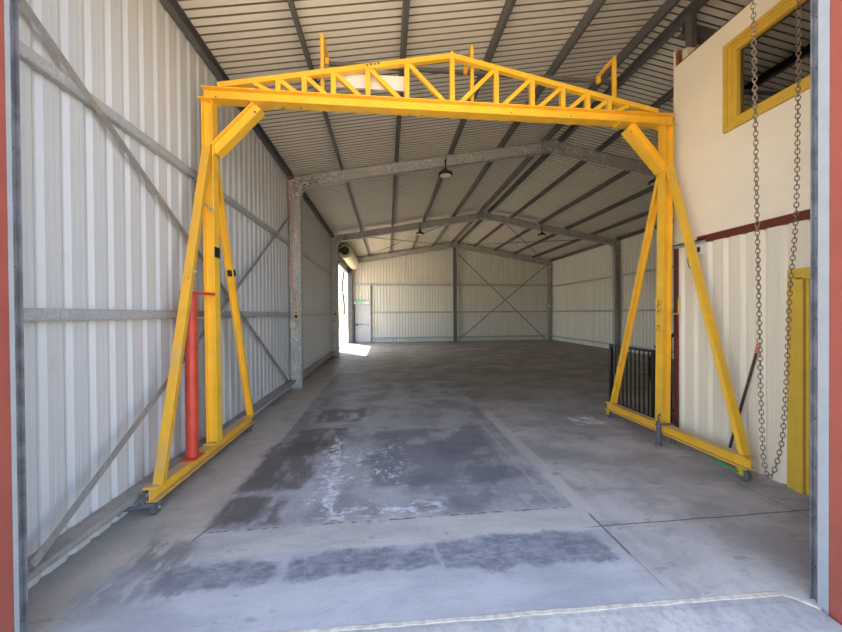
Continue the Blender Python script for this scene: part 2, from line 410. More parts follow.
# right wall
bm = BM(); clad(bm, ribs(YF, YB, .05), lambda s, d, z: (XR+d, s, z), lambda s: 0., lambda s: rz(XR)+.02)
struct(obj('wall_right', bm, M['right'], origin=(0, 0, 0)))
# back wall with the personnel door cut out
DX0, DX1, DZ = -1.93, -1.03, 2.3
bm = BM(); clad(bm, ribs(XL, XR, .07, (DX0, DX1, XM)), lambda s, d, z: (s, YB+d*2., z), lambda s: DZ if DX0 < s < DX1 else 0., lambda s: rz(s)+.012)
struct(obj('wall_back', bm, M['back'], origin=(0, 0, 0)))
# roof: two slopes of sheet with ribs running down the slope
bm = BM(); prof = [(1.62+.112*k+a, d) for k in range(int((YB+.2-1.62)/.112)) for a, d in ROOF_RIB]
for x0, x1 in ((XL-.12, XM), (XM, XR+.12)):
    for dd in (0., .004):
        prev = None
        for k, (s, d) in enumerate(prof):
            cur = (bm.verts.new((x0, s, rz(x0)+d+dd)), bm.verts.new((x1, s, rz(x1)+d+dd)))
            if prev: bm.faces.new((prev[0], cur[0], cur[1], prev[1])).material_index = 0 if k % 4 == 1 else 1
            prev = cur
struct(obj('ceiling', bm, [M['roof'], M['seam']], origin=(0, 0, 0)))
# front wall around the opening
def gable(bm, x0, x1, y0, y1, zb, zt=None):
    xs = [x0]+([XM] if x0 < XM < x1 else [])+[x1]
    top = [(x, (rz(x)-.005) if zt is None else zt) for x in xs]
    poly = [(x0, zb), (x1, zb)]+top[::-1]
    a = [bm.verts.new((x, y0, z)) for x, z in poly]; b = [bm.verts.new((x, y1, z)) for x, z in poly]
    n = len(poly)
    for i in range(n): bm.faces.new((a[i], a[(i+1) % n], b[(i+1) % n], b[i]))
    bm.faces.new(a); bm.faces.new(b[::-1])
JL, JR = -1.845, 2.545
bm = BM(); gable(bm, XL, JL-.10, 1.74, 1.80, -.05); gable(bm, JR+.10, XR, 1.70, 1.76, -.05); gable(bm, JL-.10, JR+.10, 1.72, 1.78, 4.90)
struct(obj('wall_front', bm, M['maroon'], origin=(0, 0, 0)))
# reveal of the opening: red post, pale strip, dark steel guide
for n_, x, sgn, ya, parts in (('door_1', JR, 1, 0, ((1.50, 1.662), (1.662, 1.712), (1.714, 1.748))), ('door_2', JL, -1, 0, ((1.60, 1.827), (1.827, 1.849), (1.851, 1.890)))):
    r = bpy.data.objects.new(n_, None); COL.objects.link(r); r.location = (x, 1.7, 0); struct(r)
    w = .1*sgn
    bm = BM(); box(bm, min(x, x+w), max(x, x+w), parts[0][0], parts[0][1], -.05, 4.90); obj('jamb', bm, M['red_jamb'], r, bevel=.004)
    bm = BM(); box(bm, min(x, x+w), max(x, x+w), parts[1][0], parts[1][1], -.05, 4.90); obj('frame_strip', bm, M['pale'], r)
    a, b = parts[2]; w2 = .07*sgn
    bm = BM(); beam(bm, (x, (a+b)/2, 0), (x, (a+b)/2, 4.9), [(0,-(b-a)/2),(w2,-(b-a)/2),(w2,(b-a)/2),(0,(b-a)/2),(0,(b-a)/2-.004),(w2*.3,(b-a)/2-.004),(w2*.3,-(b-a)/2+.004),(0,-(b-a)/2+.004)], (1, 0, 0))
    tk = obj('track', bm, M['dark_guide'], r)
    for k in range(13):
        bm = BM(); cyl(bm, (x+w2*.3, (a+b)/2, .2+.3*k), (x+w2*.3-.004*sgn, (a+b)/2, .2+.3*k), .006, n=8); obj('bolt', bm, M['black'], tk)

# ------------------------------------------------------------------ portal frames
def c_section_pair(bm, p0, p1, side, h, b=.075):
    beam(bm, p0, p1, P_I(h, b*2, .006, .012), side)
def portal(y, label, end=False):
    t = thing('portal_frame', (XM, y, 0), label, 'steel frame', 'galvanised portal frames of the shed')
    d = .27
    for sgn, xw in ((-1, XL+.03), (1, XR-.03)):
        xi = xw-sgn*.27; xc = (xw+xi)/2
        bm = BM(); beam(bm, (xc, y, 0), (xc, y, rb(xi)+.06), P_I(.27, .15, .006, .012), (0, 1, 0)); obj('column', bm, M['galv'], t)
        bm = BM(); box(bm, xc-.17, xc+.17, y-.11, y+.11, 0, .012)
        bpl = obj('base_plate', bm, M['galv2'], t)
        n = V((sgn*SL, 0, 1)).normalized(); al = V((-sgn, 0, SL)).normalized()
        p0 = V((xi, y, rb(xi)))+n*(d/2); p1 = V((XM, y, rb(XM)))+n*(d/2)
        bm = BM(); beam(bm, p0-al*.12, p1-al*.02, P_I(d, .15, .006, .012), (0, 1, 0)); obj('rafter', bm, M['galv'], t)
        # knee plates, one each side of the joint, with bolt heads
        for q in (-1, 1):
            yy = y+q*.081
            bm = BM()
            poly = [(xw, rb(xi)-.32), (xi, rb(xi)-.32), (xi-sgn*.02, rb(xi)-.10), (xi-sgn*.10, rb(xi-sgn*.10)), (xi-sgn*.42, rb(xi-sgn*.42)), (xi-sgn*.42, rb(xi-sgn*.42)+d), (xw+.0, rb(xw)+d-.1)]
            a = [bm.verts.new((x, yy-.005, z)) for x, z in poly]; b = [bm.verts.new((x, yy+.005, z)) for x, z in poly]
            for i in range(len(poly)): bm.faces.new((a[i], a[(i+1) % len(poly)], b[(i+1) % len(poly)], b[i]))
            bm.faces.new(a); bm.faces.new(b[::-1])
            kp = obj('knee_plate', bm, M['galv2'], t)
    for q in (-1, 1):
        yy = y+q*.081; bm = BM(); w = .32
        poly = [(XM-w, rb(XM-w)), (XM, rb(XM)), (XM+w, rb(XM+w)), (XM+w, rb(XM+w)+d), (XM, rb(XM)+d), (XM-w, rb(XM-w)+d)]
        a = [bm.verts.new((x, yy-.005, z)) for x, z in poly]; b = [bm.verts.new((x, yy+.005, z)) for x, z in poly]
        for i in range(6): bm.faces.new((a[i], a[(i+1) % 6], b[(i+1) % 6], b[i]))
        bm.faces.new(a); bm.faces.new(b[::-1]); kp = obj('apex_plate', bm, M['galv2'], t)
    if end:
        bm = BM(); beam(bm, (XM, y+.06, 0), (XM, y+.06, rb(XM)), P_I(.12, .2, .006, .012), (1, 0, 0)); obj('mullion', bm, M['purlin'], t, label='upright in the middle of the end wall')
    return t
portal(P1, 'nearest speckled galvanised portal frame, just behind the yellow gantry')
portal(P2, 'middle portal frame, with its left column beside the open roller door')
portal(PB, 'end portal frame standing against the ribbed back wall', True)

# ------------------------------------------------------------------ purlins
pur = [(-1.09, 'second roof purlin from the left wall, over the left end of the gantry'), (.225, 'third roof purlin from the left wall, behind the white panel of the gantry'),
       (1.575, 'fourth roof purlin from the left wall, right of the gantry truss peak'), (2.87, 'fifth roof purlin from the left wall, next before the ridge'),
       (4.06, 'thin ridge purlin on the left side of the roof peak'), (4.52, 'deep ridge purlin on the right side of the roof peak'),
       (5.57, 'first purlin down the right slope from the ridge'), (6.88, 'second purlin down the right slope from the ridge'),
       (8.15, 'third purlin down the right slope from the ridge'), (9.4, 'fourth purlin down the right slope, nearest the right eave')]
for x, lab in pur:
    sgn = 1 if x > XM else -1
    h = .15 if x != 4.52 else .18
    n = V((sgn*SL, 0, 1)).normalized()
    c = V((x, 0, rz(x)-.004))-n*(h/2)
    bm = BM(); beam(bm, (c.x, 1.82, c.z), (c.x, YB-.01, c.z), P_C(h, .055 if h == .15 else .075), (-sgn, 0, SL))
    tag(obj('roof_purlin', bm, M['purlin'], origin=(x, 1.82, rz(x)-.15)), lab, 'roof beam', 'roof purlins')
for sgn, xw, lab in ((-1, XL+.012, 'eave purlin along the top of the left wall'), (1, XR-.012, 'eave purlin along the top of the far right wall')):
    bm = BM(); z = rz(xw)-.085
    beam(bm, (xw, 1.82, z), (xw, YB-.01, z), P_C(.15, .075), (-sgn, 0, 0))
    tag(obj('eave_purlin', bm, M['purlin']), lab, 'roof beam')

# ------------------------------------------------------------------ girts
def girt(p0, p1, side, lab, grp, mat='girt', dep=.055, ht=.075):
    bm = BM(); h = ht/2
    beam(bm, p0, p1, [(0, -h), (dep-.006, -h), (dep, -h+.012), (dep, h-.012), (dep-.006, h), (0, h)], side)
    return tag(obj('wall_girt', bm, M[mat]), lab, 'wall rail', grp)
zs = ((.185, 'bottom'), (1.76, 'middle'), (3.42, 'upper'))
bays = ((1.83, P1-.085, 'front bay of the left wall beside the gantry', 0), (P1+.085, P2-.085, 'second bay of the left wall past the nearest column', 1), (P2+.085, OY0-.1, 'short left wall piece just before the roller door', 2))
for a, b, lab, k in bays:
    for z, nm in zs:
        lo = nm == 'bottom'
        girt((XL+.002, a, z), (XL+.002, b, z), (1, 0, 0), f'{nm} girt in the {lab}', 'left wall girts', 'girt_dusty' if lo else 'girt', .16 if lo else .055, .05 if lo else .085)
for a, b, lab in ((4.90, P1-.085, 'nearest bay of the far right wall behind the stair'), (P1+.085, P2-.085, 'middle bay of the far right wall'), (P2+.085, PB-.09, 'last bay of the far right wall beside the back corner')):
    for z, nm in ((.25, 'bottom'), (1.82, 'middle'), (3.42, 'upper')):
        girt((XR-.002, a, z), (XR-.002, b, z), (-1, 0, 0), f'{nm} girt in the {lab}', 'right wall girts', 'girt', .055, .09)
for a, b, lab in ((DX1+.06, XM-.115, 'left half of the back wall'), (XM+.115, XR-.32, 'right half of the back wall')):
    for z, nm in ((.25, 'bottom'), (1.83, 'middle'), (3.53, 'upper')):
        aa = XL+.32 if (a < 0 and z > 3) else a
        girt((aa, YB-.002, z), (b, YB-.002, z), (0, -1, 0), f'{nm} girt across the {lab}', 'back wall girts', 'girt', .055, .1)
# ------------------------------------------------------------------ bracing
def strap(p0, p1, side, lab, grp='flat cross bracing straps', w=.06, name='brace_strap', sag=None):
    bm = BM(); beam(bm, p0, p1, P_box(w, .004), side); return tag(obj(name, bm, M['strap']), lab, 'brace', grp)
xs = XL+.062
strap((xs, 1.9, 3.97), (xs, 8.0, .10), (0, .6, .8), 'flat strap descending from the top left corner along the front bay of the left wall')
strap((xs+.115, 2.2, .26), (xs+.012, 8.0, 4.05), (0, -.6, .8), 'flat strap rising from the near bottom corner of the left wall behind the gantry')
yb = YB-.065
strap((XM+.2, yb, 5.5), (XR-.4, yb, .05), (.5, 0, .8), 'back wall brace falling from the middle upright to the right bottom corner', 'back wall cross braces', .07)
strap((XM+.2, yb-.01, .05), (XR-.4, yb-.01, 4.75), (-.5, 0, .8), 'back wall brace rising from the middle upright to the right eave', 'back wall cross braces', .07)
def rod(p0, p1, lab):
    bm = BM(); cyl(bm, p0, p1, .016, n=8); return tag(obj('roof_brace_rod', bm, M['purlin']), lab, 'brace', 'roof cross bracing rods')
def rp(x, y): return (x, y, pbz(x)-.02)
rod(rp(5.0, P2+.12), rp(9.9, PB-.15), 'roof rod crossing the last bay, right slope, from ridge towards the back corner')
rod(rp(9.9, P2+.12), rp(5.0, PB-.15), 'roof rod crossing the last bay, right slope, from eave towards the back ridge')
rod(rp(-1.6, P2+.12), rp(3.5, PB-.15), 'roof rod crossing the last bay, left slope, from eave towards the back ridge')
rod(rp(3.5, P2+.12), rp(-1.6, PB-.15), 'roof rod crossing the last bay, left slope, from ridge towards the roller door')

# ------------------------------------------------------------------ back wall door and sign
r = bpy.data.objects.new('door_3', None); COL.objects.link(r); r.location = ((DX0+DX1)/2, YB, 0); struct(r)
bm = BM(); clad(bm, ribs(DX0-.01, DX1+.01, .07), lambda s, d, z: (s, YB-.02+d*.4, z), lambda s: .0, lambda s: DZ+.03); lf = obj('door_leaf', bm, M['left'], r)
bm = BM(); box(bm, DX0+.04, DX0+.16, YB-.06, YB-.022, 1.02, 1.16); tube(bm, [(DX0+.05, YB-.075, 1.12), (DX0+.48, YB-.075, 1.12)], .02, 8); box(bm, DX0+.5, DX1-.04, YB-.05, YB-.022, 1.075, 1.1); obj('door_latch', bm, M['dark_steel'], r)
bm = BM(); box(bm, DX0-.09, DX0, YB-.10, YB-.004, 0, DZ+.06); obj('door_jamb', bm, M['dark_steel'], r)
bm = BM(); box(bm, DX1, DX1+.06, YB-.155, YB-.004, 0, DZ+.12); box(bm, DX1, DX1+.06, YB-.155, YB-.004, DZ+.12, 3.47); obj('door_jamb', bm, M['girt'], r)
bm = BM(); box(bm, DX0, DX1, YB-.12, YB-.004, DZ, DZ+.05); obj('door_head', bm, M['girt'], r)
bm = BM(); box(bm, DX0, DX1, YB-.2, YB-.004, 0, .06); obj('threshold', bm, M['lip'], r)
t = thing('exit_sign', (-1.62, YB-.2, DZ+.052), 'green exit sign with white ends above the back wall door', 'exit sign')
bm = BM(); box(bm, -1.97, -1.40, YB-.19, YB-.10, DZ+.052, DZ+.25); obj('sign_box', bm, M['white'], t, bevel=.008)
bm = BM(); box(bm, -1.88, -1.46, YB-.197, YB-.189, DZ+.07, DZ+.235); obj('sign_face', bm, M['sign_green'], t)
t = thing('emergency_light', (-1.2, YB-.2, DZ+.052), 'white box light beside the green exit sign', 'light')
bm = BM(); box(bm, -1.36, -1.06, YB-.17, YB-.12, DZ+.052, DZ+.22); obj('light_body', bm, M['white'], t, bevel=.01)
for x in (-1.34, -1.11):
    bm = BM(); box(bm, x, x+.03, YB-.18, YB-.169, DZ+.08, DZ+.2); obj('lamp_lens', bm, M['lens'], t)

# ------------------------------------------------------------------ roller door on the left wall (open, rolled up)
t = thing('roller_door', (-1.95, 18, 4.4), 'cream roller door rolled up above the bright left opening', 'roller door')
bm = BM(); rr_ = .31; n = 26
prof_ = []
for i in range(54): prof_.append((rr_+(.012 if i % 2 else 0.), OY0+.25+i*(OY1-OY0-.35)/53))
lathe(bm, (-1.93, 0, 4.72), prof_, n, 'y'); obj('rolled_curtain', bm, M['drum'], t, smooth=False)
bm = BM(); cyl(bm, (-1.93, OY0-.02, 4.72), (-1.93, OY1+.05, 4.72), .045); obj('axle', bm, M['dark_steel'], t)
for y in (OY0+.02, OY1-.04):
    bm = BM(); box(bm, -2.28, -1.86, y, y+.02, 4.62, 4.82); cyl(bm, (-1.93, y-.03, 4.72), (-1.93, y+.06, 4.72), .2, n=20); obj('end_bracket', bm, M['black'], t)
bm = BM(); box(bm, -2.29, -2.23, OY0-.09, OY0, 0, 4.6); obj('guide', bm, M['girt'], t)
bm = BM(); box(bm, -2.29, -2.05, OY1, OY1+.1, 0, 4.6); obj('guide', bm, M['dark_steel'], t)
bm = BM(); box(bm, -2.29, -2.2, OY0, OY1, OZ, OZ+.12); obj('door_lintel', bm, M['dark_steel'], t)

# ------------------------------------------------------------------ mezzanine office on the right
MX, MY = 4.0, 4.22
WY0, WY1, WZ0, WZ1 = 2.2, 3.50, 3.90, 4.82
DY0, DY1, DOZ = 1.95, 2.78, 2.05
bm = BM(); prof = ribs(1.80, 4.135, .118, (DY0, DY1))
clad(bm, prof, lambda s, d, z: (MX-.03+d, s, z), lambda s: DOZ if DY0 < s < DY1 else 0., lambda s: 2.63)
struct(obj('wall_office_lower', bm, M['mezz'], origin=(MX, MY, 0)))
bm = BM()
for y0, y1, z0, z1 in ((1.80, WY0, 2.66, 5.13), (WY1, MY, 2.66, 5.13), (WY0, WY1, 2.66, WZ0), (WY0, WY1, WZ1, 5.13)): box(bm, MX, MX+.09, y0, y1, z0, z1)
bmesh.ops.remove_doubles(bm, verts=bm.verts[:], dist=1e-4)
struct(obj('wall_office_upper', bm, M['mezz_panel'], origin=(MX, MY, 2.66)))
bm = BM(); box(bm, MX+.012, MX+.1, 1.82, MY-.05, 5.131, 5.155); struct(obj('trim_2', bm, M['oak']))
bm = BM(); box(bm, MX+.095, XR-.31, MY-.09, MY, 2.66, 5.35); struct(obj('wall_office_end', bm, M['mezz_panel'], origin=(XR, MY, 2.66)))
bm = BM(); box(bm, MX-.006, MX+.05, MY+.001, MY+.02, 2.66, 5.36); struct(obj('trim_3', bm, M['mezz_panel']))
bm = BM(); box(bm, MX+.012, MX+.06, MY-.045, MY, 5.131, 5.34); struct(obj('trim_6', bm, M['oak']))
bm = BM(); box(bm, MX+.03, XR-.31, MY-.06, MY, 0, 2.6); struct(obj('wall_store_end', bm, M['mezz'], origin=(XR, MY, 0)))
bm = BM(); box(bm, MX+.1, XR-.31, 1.80, MY-.1, 2.6, 2.66); struct(obj('floor_office', bm, M['dark_inside'], origin=(XR, MY, 2.6)))
bm = BM(); beam(bm, (MX-.045, 1.81, 2.66), (MX-.045, 3.86, 2.66), [(0,-.045),(.05,-.045),(.05,.045),(0,.045)], (1, 0, 0)); struct(obj('trim_4', bm, M['maroon'], bevel=.006))
bm = BM(); box(bm, MX-.05, MX+.012, 4.136, 4.20, 0, 2.62); struct(obj('trim_5', bm, M['maroon'], bevel=.004))
bm = BM(); box(bm, MX-.05, MX-.031, 3.74, 4.30, 2.645, 2.665); box(bm, MX-.05, MX-.044, 3.74, 4.30, 2.61, 2.665); tag(obj('sliding_track', bm, M['girt']), 'short grey steel track under the cream upper panel, left of the maroon trim', 'track')
bm = BM(); box(bm, MX+.095, XR-.31, 1.82, MY-.095, 5.04, 5.09); struct(obj('light_blocker_office', bm, M['mezz_panel'], origin=(XR, MY, 5.04)))  # unseen cover added to keep the office dark behind the window glass
# window
r = bpy.data.objects.new('window_1', None); COL.objects.link(r); r.location = (MX, (WY0+WY1)/2, WZ0); struct(r)
for inset, x0, x1, w in ((0, MX-.035, MX+.02, .05), (.04, MX-.02, MX+.05, .045), (.08, MX-.005, MX+.085, .05)):
    bm = BM(); a, b, c, d = WY0-.04+inset, WY1+.04-inset, WZ0-.05+inset, WZ1+.05-inset
    box(bm, x0, x1, a, b, c, c+w); box(bm, x0, x1, a, b, d-w, d); box(bm, x0, x1, b-w, b, c+w, d-w); box(bm, x0, x1, a, a+w, c+w, d-w)
    obj('window_frame', bm, M['ochre'], r, bevel=.004)
bm = BM(); box(bm, MX+.045, MX+.05, WY0+.06, WY1-.06, WZ0+.05, WZ1-.05); obj('window_glass', bm, M['glass'], r)
# doorway below
r = bpy.data.objects.new('door_4', None); COL.objects.link(r); r.location = (MX, DY1, 0); struct(r)
for y0, y1, x0 in ((DY1, DY1+.11, MX-.055), (DY1-.03, DY1+.03, MX-.075), (DY1-.055, DY1-.02, MX-.04)):
    bm = BM(); box(bm, x0, MX+.08, y0, y1, 0, DOZ+.02); obj('door_frame', bm, M['ochre'], r, bevel=.004)
bm = BM(); box(bm, MX-.055, MX+.08, DY0-.1, DY1+.11, DOZ+.02, DOZ+.11); box(bm, MX-.075, MX+.08, DY0-.03, DY1+.03, DOZ+.0, DOZ+.045); obj('door_head', bm, M['ochre'], r, bevel=.004)
bm = BM(); box(bm, MX+.03, MX+.07, DY0, DY1-.056, .01, DOZ-.01); obj('door_leaf', bm, M['dark_inside'], r)
bm = BM(); cyl(bm, (MX+.028, 2.66, 1.0), (MX-.02, 2.66, 1.0), .025); lathe(bm, (MX-.02, 2.66, 1.0), [(.015, 0), (.03, -.01), (.03, -.03), (.015, -.04)], 14, 'x'); obj('door_knob', bm, M['black'], r)
# post and half rafter standing on the office
t = thing('office_frame', (4.46, 4.45, 5.2), 'dark steel post and roof beam rising above the cream office wall', 'steel frame')
bm = BM(); beam(bm, (4.38, 4.40, 2.70), (4.38, 4.40, 6.05), P_C(.10, .085), (1, 0, 0)); obj('post', bm, M['purlin'], t)
bm = BM(); n = V((SL, 0, 1)).normalized(); a = V((4.44, 4.54, pbz(4.5)))-n*.1; b = V((XR-.1, 4.54, pbz(XR-.1)))-n*.1
beam(bm, a, b, P_C(.2, .075), (0, 1, 0)); obj('rafter', bm, M['purlin'], t)
bm = BM(); box(bm, 4.40, 4.56, 4.452, 4.462, 5.8, 5.95); obj('gusset_plate', bm, M['galv2'], t)
# switch box under the trim
t = thing('switch_box', (MX-.04, 3.81, 2.45), 'small white box with hanging wire loop under the maroon trim', 'electrical box')
bm = BM(); box(bm, MX-.085, MX-.031, 3.76, 3.87, 2.47, 2.60); obj('box_body', bm, M['white'], t, bevel=.006)
bm = BM(); box(bm, MX-.092, MX-.085, 3.775, 3.81, 2.50, 2.56); obj('switch', bm, M['brown'], t)
bm = BM(); tube(bm, [(MX-.06, 3.92+.05*math.cos(a), 2.42+.11*math.sin(a)) for a in [i*math.pi*2/20+1.57 for i in range(19)]], .004, 6); obj('wire', bm, M['black'], t)

# ------------------------------------------------------------------ stair gate, stair
t = thing('balustrade', (4.1, 5.2, 0), 'black steel balustrade with thin upright bars behind the right gantry leg', 'railing')
for y in (4.72, 5.70):
    bm = BM(); box(bm, 4.08, 4.13, y-.025, y+.025, 0, 1.16); obj('rail_post', bm, M['black'], t)
bm = BM(); box(bm, 4.08, 4.12, 4.745, 5.675, 1.12, 1.155); obj('top_rail', bm, M['black'], t)
bm = BM(); box(bm, 4.085, 4.115, 4.745, 5.675, .09, .12); obj('bottom_rail', bm, M['black'], t)
for k in range(9):
    y = 4.82+k*.095; bm = BM(); box(bm, 4.092, 4.108, y-.008, y+.008, .12, 1.12); obj('baluster', bm, M['black'], t)
t = thing('staircase', (4.4, 4.65, 0), 'dark steel stair climbing right behind the office, partly hidden by the gantry post', 'stair')
for y in (4.36, 4.94):
    bm = BM(); beam(bm, (4.90, y, .10), (7.75, y, 2.50), P_box(.04, .22), (0, 1, 0)); obj('stringer', bm, M['black'], t)
for k in range(13):
    x = 4.45+k*.265; z = .175+k*.187
    bm = BM(); box(bm, x, x+.25, 4.38, 4.92, z-.03, z); tr_ = obj('tread', bm, M['stud'], t)
    bm = BM(); box(bm, x-.012, x+.0, 4.38, 4.92, z-.035, z+.003); obj('nosing', bm, M['ochre'], tr_)
bm = BM(); box(bm, 4.37, 4.41, 4.72, 4.76, 0, 1.34); tube(bm, [(4.14, 4.74, 1.20), (4.39, 4.74, 1.34), (7.4, 4.74, 3.46)], .022, 8); obj('handrail', bm, M['black'], t)
bm = BM(); tube(bm, [(4.16, 4.80, 1.13), (4.15, 4.86, .95), (4.2, 4.88, .62)], .018, 8); obj('rail_stay', bm, M['black'], t)

# ------------------------------------------------------------------ gantry
GY = 4.10; GXL, GXR = -2.05, 3.665; BZ0, BZ1 = .135, .255; TZ0, TZ1 = 4.235, 4.372; PEAK = .835
G = thing('gantry_crane', (PEAK, GY, 0), 'big yellow steel gantry frame with roof truss, standing across the shed floor', 'gantry crane')
for x, y0, y1 in ((GXL, 3.07, 5.24), (GXR, 2.985, 5.19)):
    left = x < 0
    bm = BM(); beam(bm, (x, y0, (BZ0+BZ1)/2), (x, y1, (BZ0+BZ1)/2), P_I(BZ1-BZ0, .115, .011, .009), (1, 0, 0)); obj('base_beam', bm, M['yel_dusty'], G, bevel=.002, label=('left' if left else 'right')+' dusty yellow floor beam on castors')
    xb, xt = (x+.03, x+.015) if left else (x+.025, x+.085)
    bm = BM(); beam(bm, (xb, GY, BZ1+.012), (xt, GY, TZ0-.014), P_I(.12, .12, .009, .008), (0, 1, 0)); po = obj('post', bm, M['yel'], G, bevel=.002)
    bm = BM(); box(bm, xb-.08, xb+.07, GY-.08, GY+.08, BZ1, BZ1+.012); obj('foot_plate', bm, M['yel_dusty'], po)
    bm = BM(); box(bm, xt-.085, xt+.085, GY-.09, GY+.08, TZ0-.014, TZ0); obj('cap_plate', bm, M['yel'], po)
    sd = 1 if left else -1
    for yb, sg in ((y0+.055, -1), (y1-.09, 1)):
        ytop = GY+sg*.085
        w_ = .042; e_ = -sg*.05
        bm = BM(); beam(bm, (xb, yb, BZ1), (xb+(xt-xb)*.85, ytop, 3.68), [(-w_, 0), (w_, 0), (w_, e_), (w_-.006, e_), (w_-.006, e_*.12), (-w_+.006, e_*.12), (-w_+.006, e_), (-w_, e_)], (1, 0, 0))
        st = obj('strut', bm, M['yel_worn'] if (left and sg < 0) else M['yel'], G, label='worn near strut of the left leg' if (left and sg < 0) else None)
        bm = BM(); box(bm, x-.055, x+.055, yb-.05, yb+.05, BZ1, BZ1+.008); obj('strut_foot', bm, M['yel_dusty'], st)
    # knee brace
    pa = V((xt+sd*.07, GY, 3.66)); pb_ = V((xt+sd*.57, GY, TZ0-.03))
    d = (pb_-pa).normalized()
    bm = BM(); beam(bm, pa-d*.02, pb_-d*.02, P_I(.13, .13, .009, .008), (0, 1, 0)); br = obj('knee_brace', bm, M['yel'], G, bevel=.002)
    bm = BM(); q = pb_+d*.0; beam(bm, q-V((.12, 0, 0)), q+V((.10, 0, 0)), P_box(.175, .014), (0, 1, 0)); bmesh.ops.translate(bm, verts=bm.verts[:], vec=(sd*.02, -.004, .0225)); obj('brace_plate', bm, M['yel'], br)
    bm = BM(); hp = pb_-d*.09; cyl(bm, hp+V((0, -.0045, 0)), hp+V((0, -.008, 0)), .012, n=10); obj('bolt_hole', bm, M['black_rubber'], br)
    # castors
    for yb, sg in ((y0+.065, -1), (y1-.065, 1)):
        xc = x+.0
        bm = BM(); box(bm, xc-.045, xc+.045, yb-.05, yb+.05, BZ0-.008, BZ0-.001)
        for k in (-1, 1): box(bm, xc+k*.033-.004, xc+k*.033+.004, yb-.02, yb+.045, .05, BZ0-.01)
        ca = obj('castor', bm, M['castor'] if not left else M['blue_steel'], G)
        bm = BM(); lathe(bm, (xc, yb, .0605), [(.02, -.027), (.045, -.025), (.058, -.02), (.06, -.01), (.06, .01), (.058, .02), (.045, .025), (.02, .027)], 24, 'x'); obj('wheel', bm, M['wheel'], ca, smooth=False)
        bm = BM(); cyl(bm, (xc-.045, yb, .0605), (xc+.045, yb, .0605), .012, n=10); obj('axle', bm, M['castor'], ca)
        if not left and sg < 0:
            bm = BM(); box(bm, xc-.062, xc-.046, yb+.02, yb+.34, .078, .09); box(bm, xc-.066, xc-.042, yb+.14, yb+.19, .09, .11); obj('brake_lever', bm, M['green'], ca)
# tow lug on the left near end
bm = BM(); beam(bm, (GXL-.17, 2.99, .125), (GXL+.05, 3.06, .125), P_box(.012, .032), (0, 1, 0)); box(bm, GXL-.035, GXL-.02, 3.02, 3.06, .12, .235); box(bm, GXL-.2, GXL-.165, 2.96, 2.995, .095, .142)
obj('tow_lug', bm, M['blue_steel'], G, bevel=.003)
# parking jack on the right beam
bm = BM()
cyl(bm, (GXR-.12, GY-.10, 0), (GXR-.12, GY-.10, .31), .026, n=14); cyl(bm, (GXR-.12, GY-.10, 0), (GXR-.12, GY-.10, .012), .045, n=14)
cyl(bm, (GXR+.085, GY-.10, 0), (GXR+.085, GY-.10, .245), .024, n=14)
box(bm, GXR-.15, GXR+.1, GY-.115, GY-.075, .256, .27); tube(bm, [(GXR-.12, GY-.10, .31), (GXR-.12, GY-.10, .385), (GXR-.10, GY-.11, .41)], .011, 8)
obj('parking_jack', bm, M['blue_steel'], G)
# red support tube on the left beam
sx_, sy_ = GXL+.005, 3.70
bm = BM(); box(bm, sx_-.075, sx_+.075, sy_-.1, sy_+.1, BZ1, BZ1+.01); cyl(bm, (sx_, sy_, BZ1+.01), (sx_, sy_, 1.94), .056, n=24)
cyl(bm, (sx_, sy_, 1.38), (sx_, sy_, 1.42), .061, n=24); cyl(bm, (sx_, sy_, 1.94), (sx_, sy_, 1.965), .05, n=24)
su = obj('support_tube', bm, M['red'], G, smooth=False, label='red steel tube standing on the left floor beam')
bm = BM(); box(bm, sx_-.06, sx_+.0, sy_-.085, sy_-.058, 1.76, 2.0); beam(bm, (sx_-.04, sy_-.07, 1.985), (GXL+.07, GY-.062, 1.99), P_box(.04, .03), (1, 0, 0)); obj('tube_bracket', bm, M['red'], su)
# top beam
bm = BM(); beam(bm, (-2.095, GY, (TZ0+TZ1)/2), (3.845, GY, (TZ0+TZ1)/2), P_I(TZ1-TZ0, .14, .011, .009), (0, 1, 0)); obj('top_beam', bm, M['yel'], G, bevel=.002)
# truss chords
CH = .055; ZT = 4.985
cl0, cr0 = (-1.93, TZ1+.045), (3.62, TZ1+.045)
for x0, z0 in (cl0, cr0):
    bm = BM(); beam(bm, (x0, GY, z0), (PEAK+(.0 if x0 < 0 else -.0), GY, ZT-.03), P_L(.06, .06, .008) if False else P_box(.065, .062), (0, 1, 0)); obj('truss_chord', bm, M['yel'], G, bevel=.004)
    bm = BM(); s = 1 if x0 < 0 else -1
    beam(bm, (x0+.0, GY, TZ1+.012), (x0+s*.38, GY, TZ1+.018), P_box(.06, .026), (0, 1, 0)); obj('chord_shoe', bm, M['yel'], G)
def chz(x): 
    return (cl0[1]+(ZT-.03-cl0[1])*(x-cl0[0])/(PEAK-cl0[0])) if x < PEAK else (cr0[1]+(ZT-.03-cr0[1])*(cr0[0]-x)/(cr0[0]-PEAK))
offs = [0, .565, 1.04, 1.45, 1.79, 2.09]
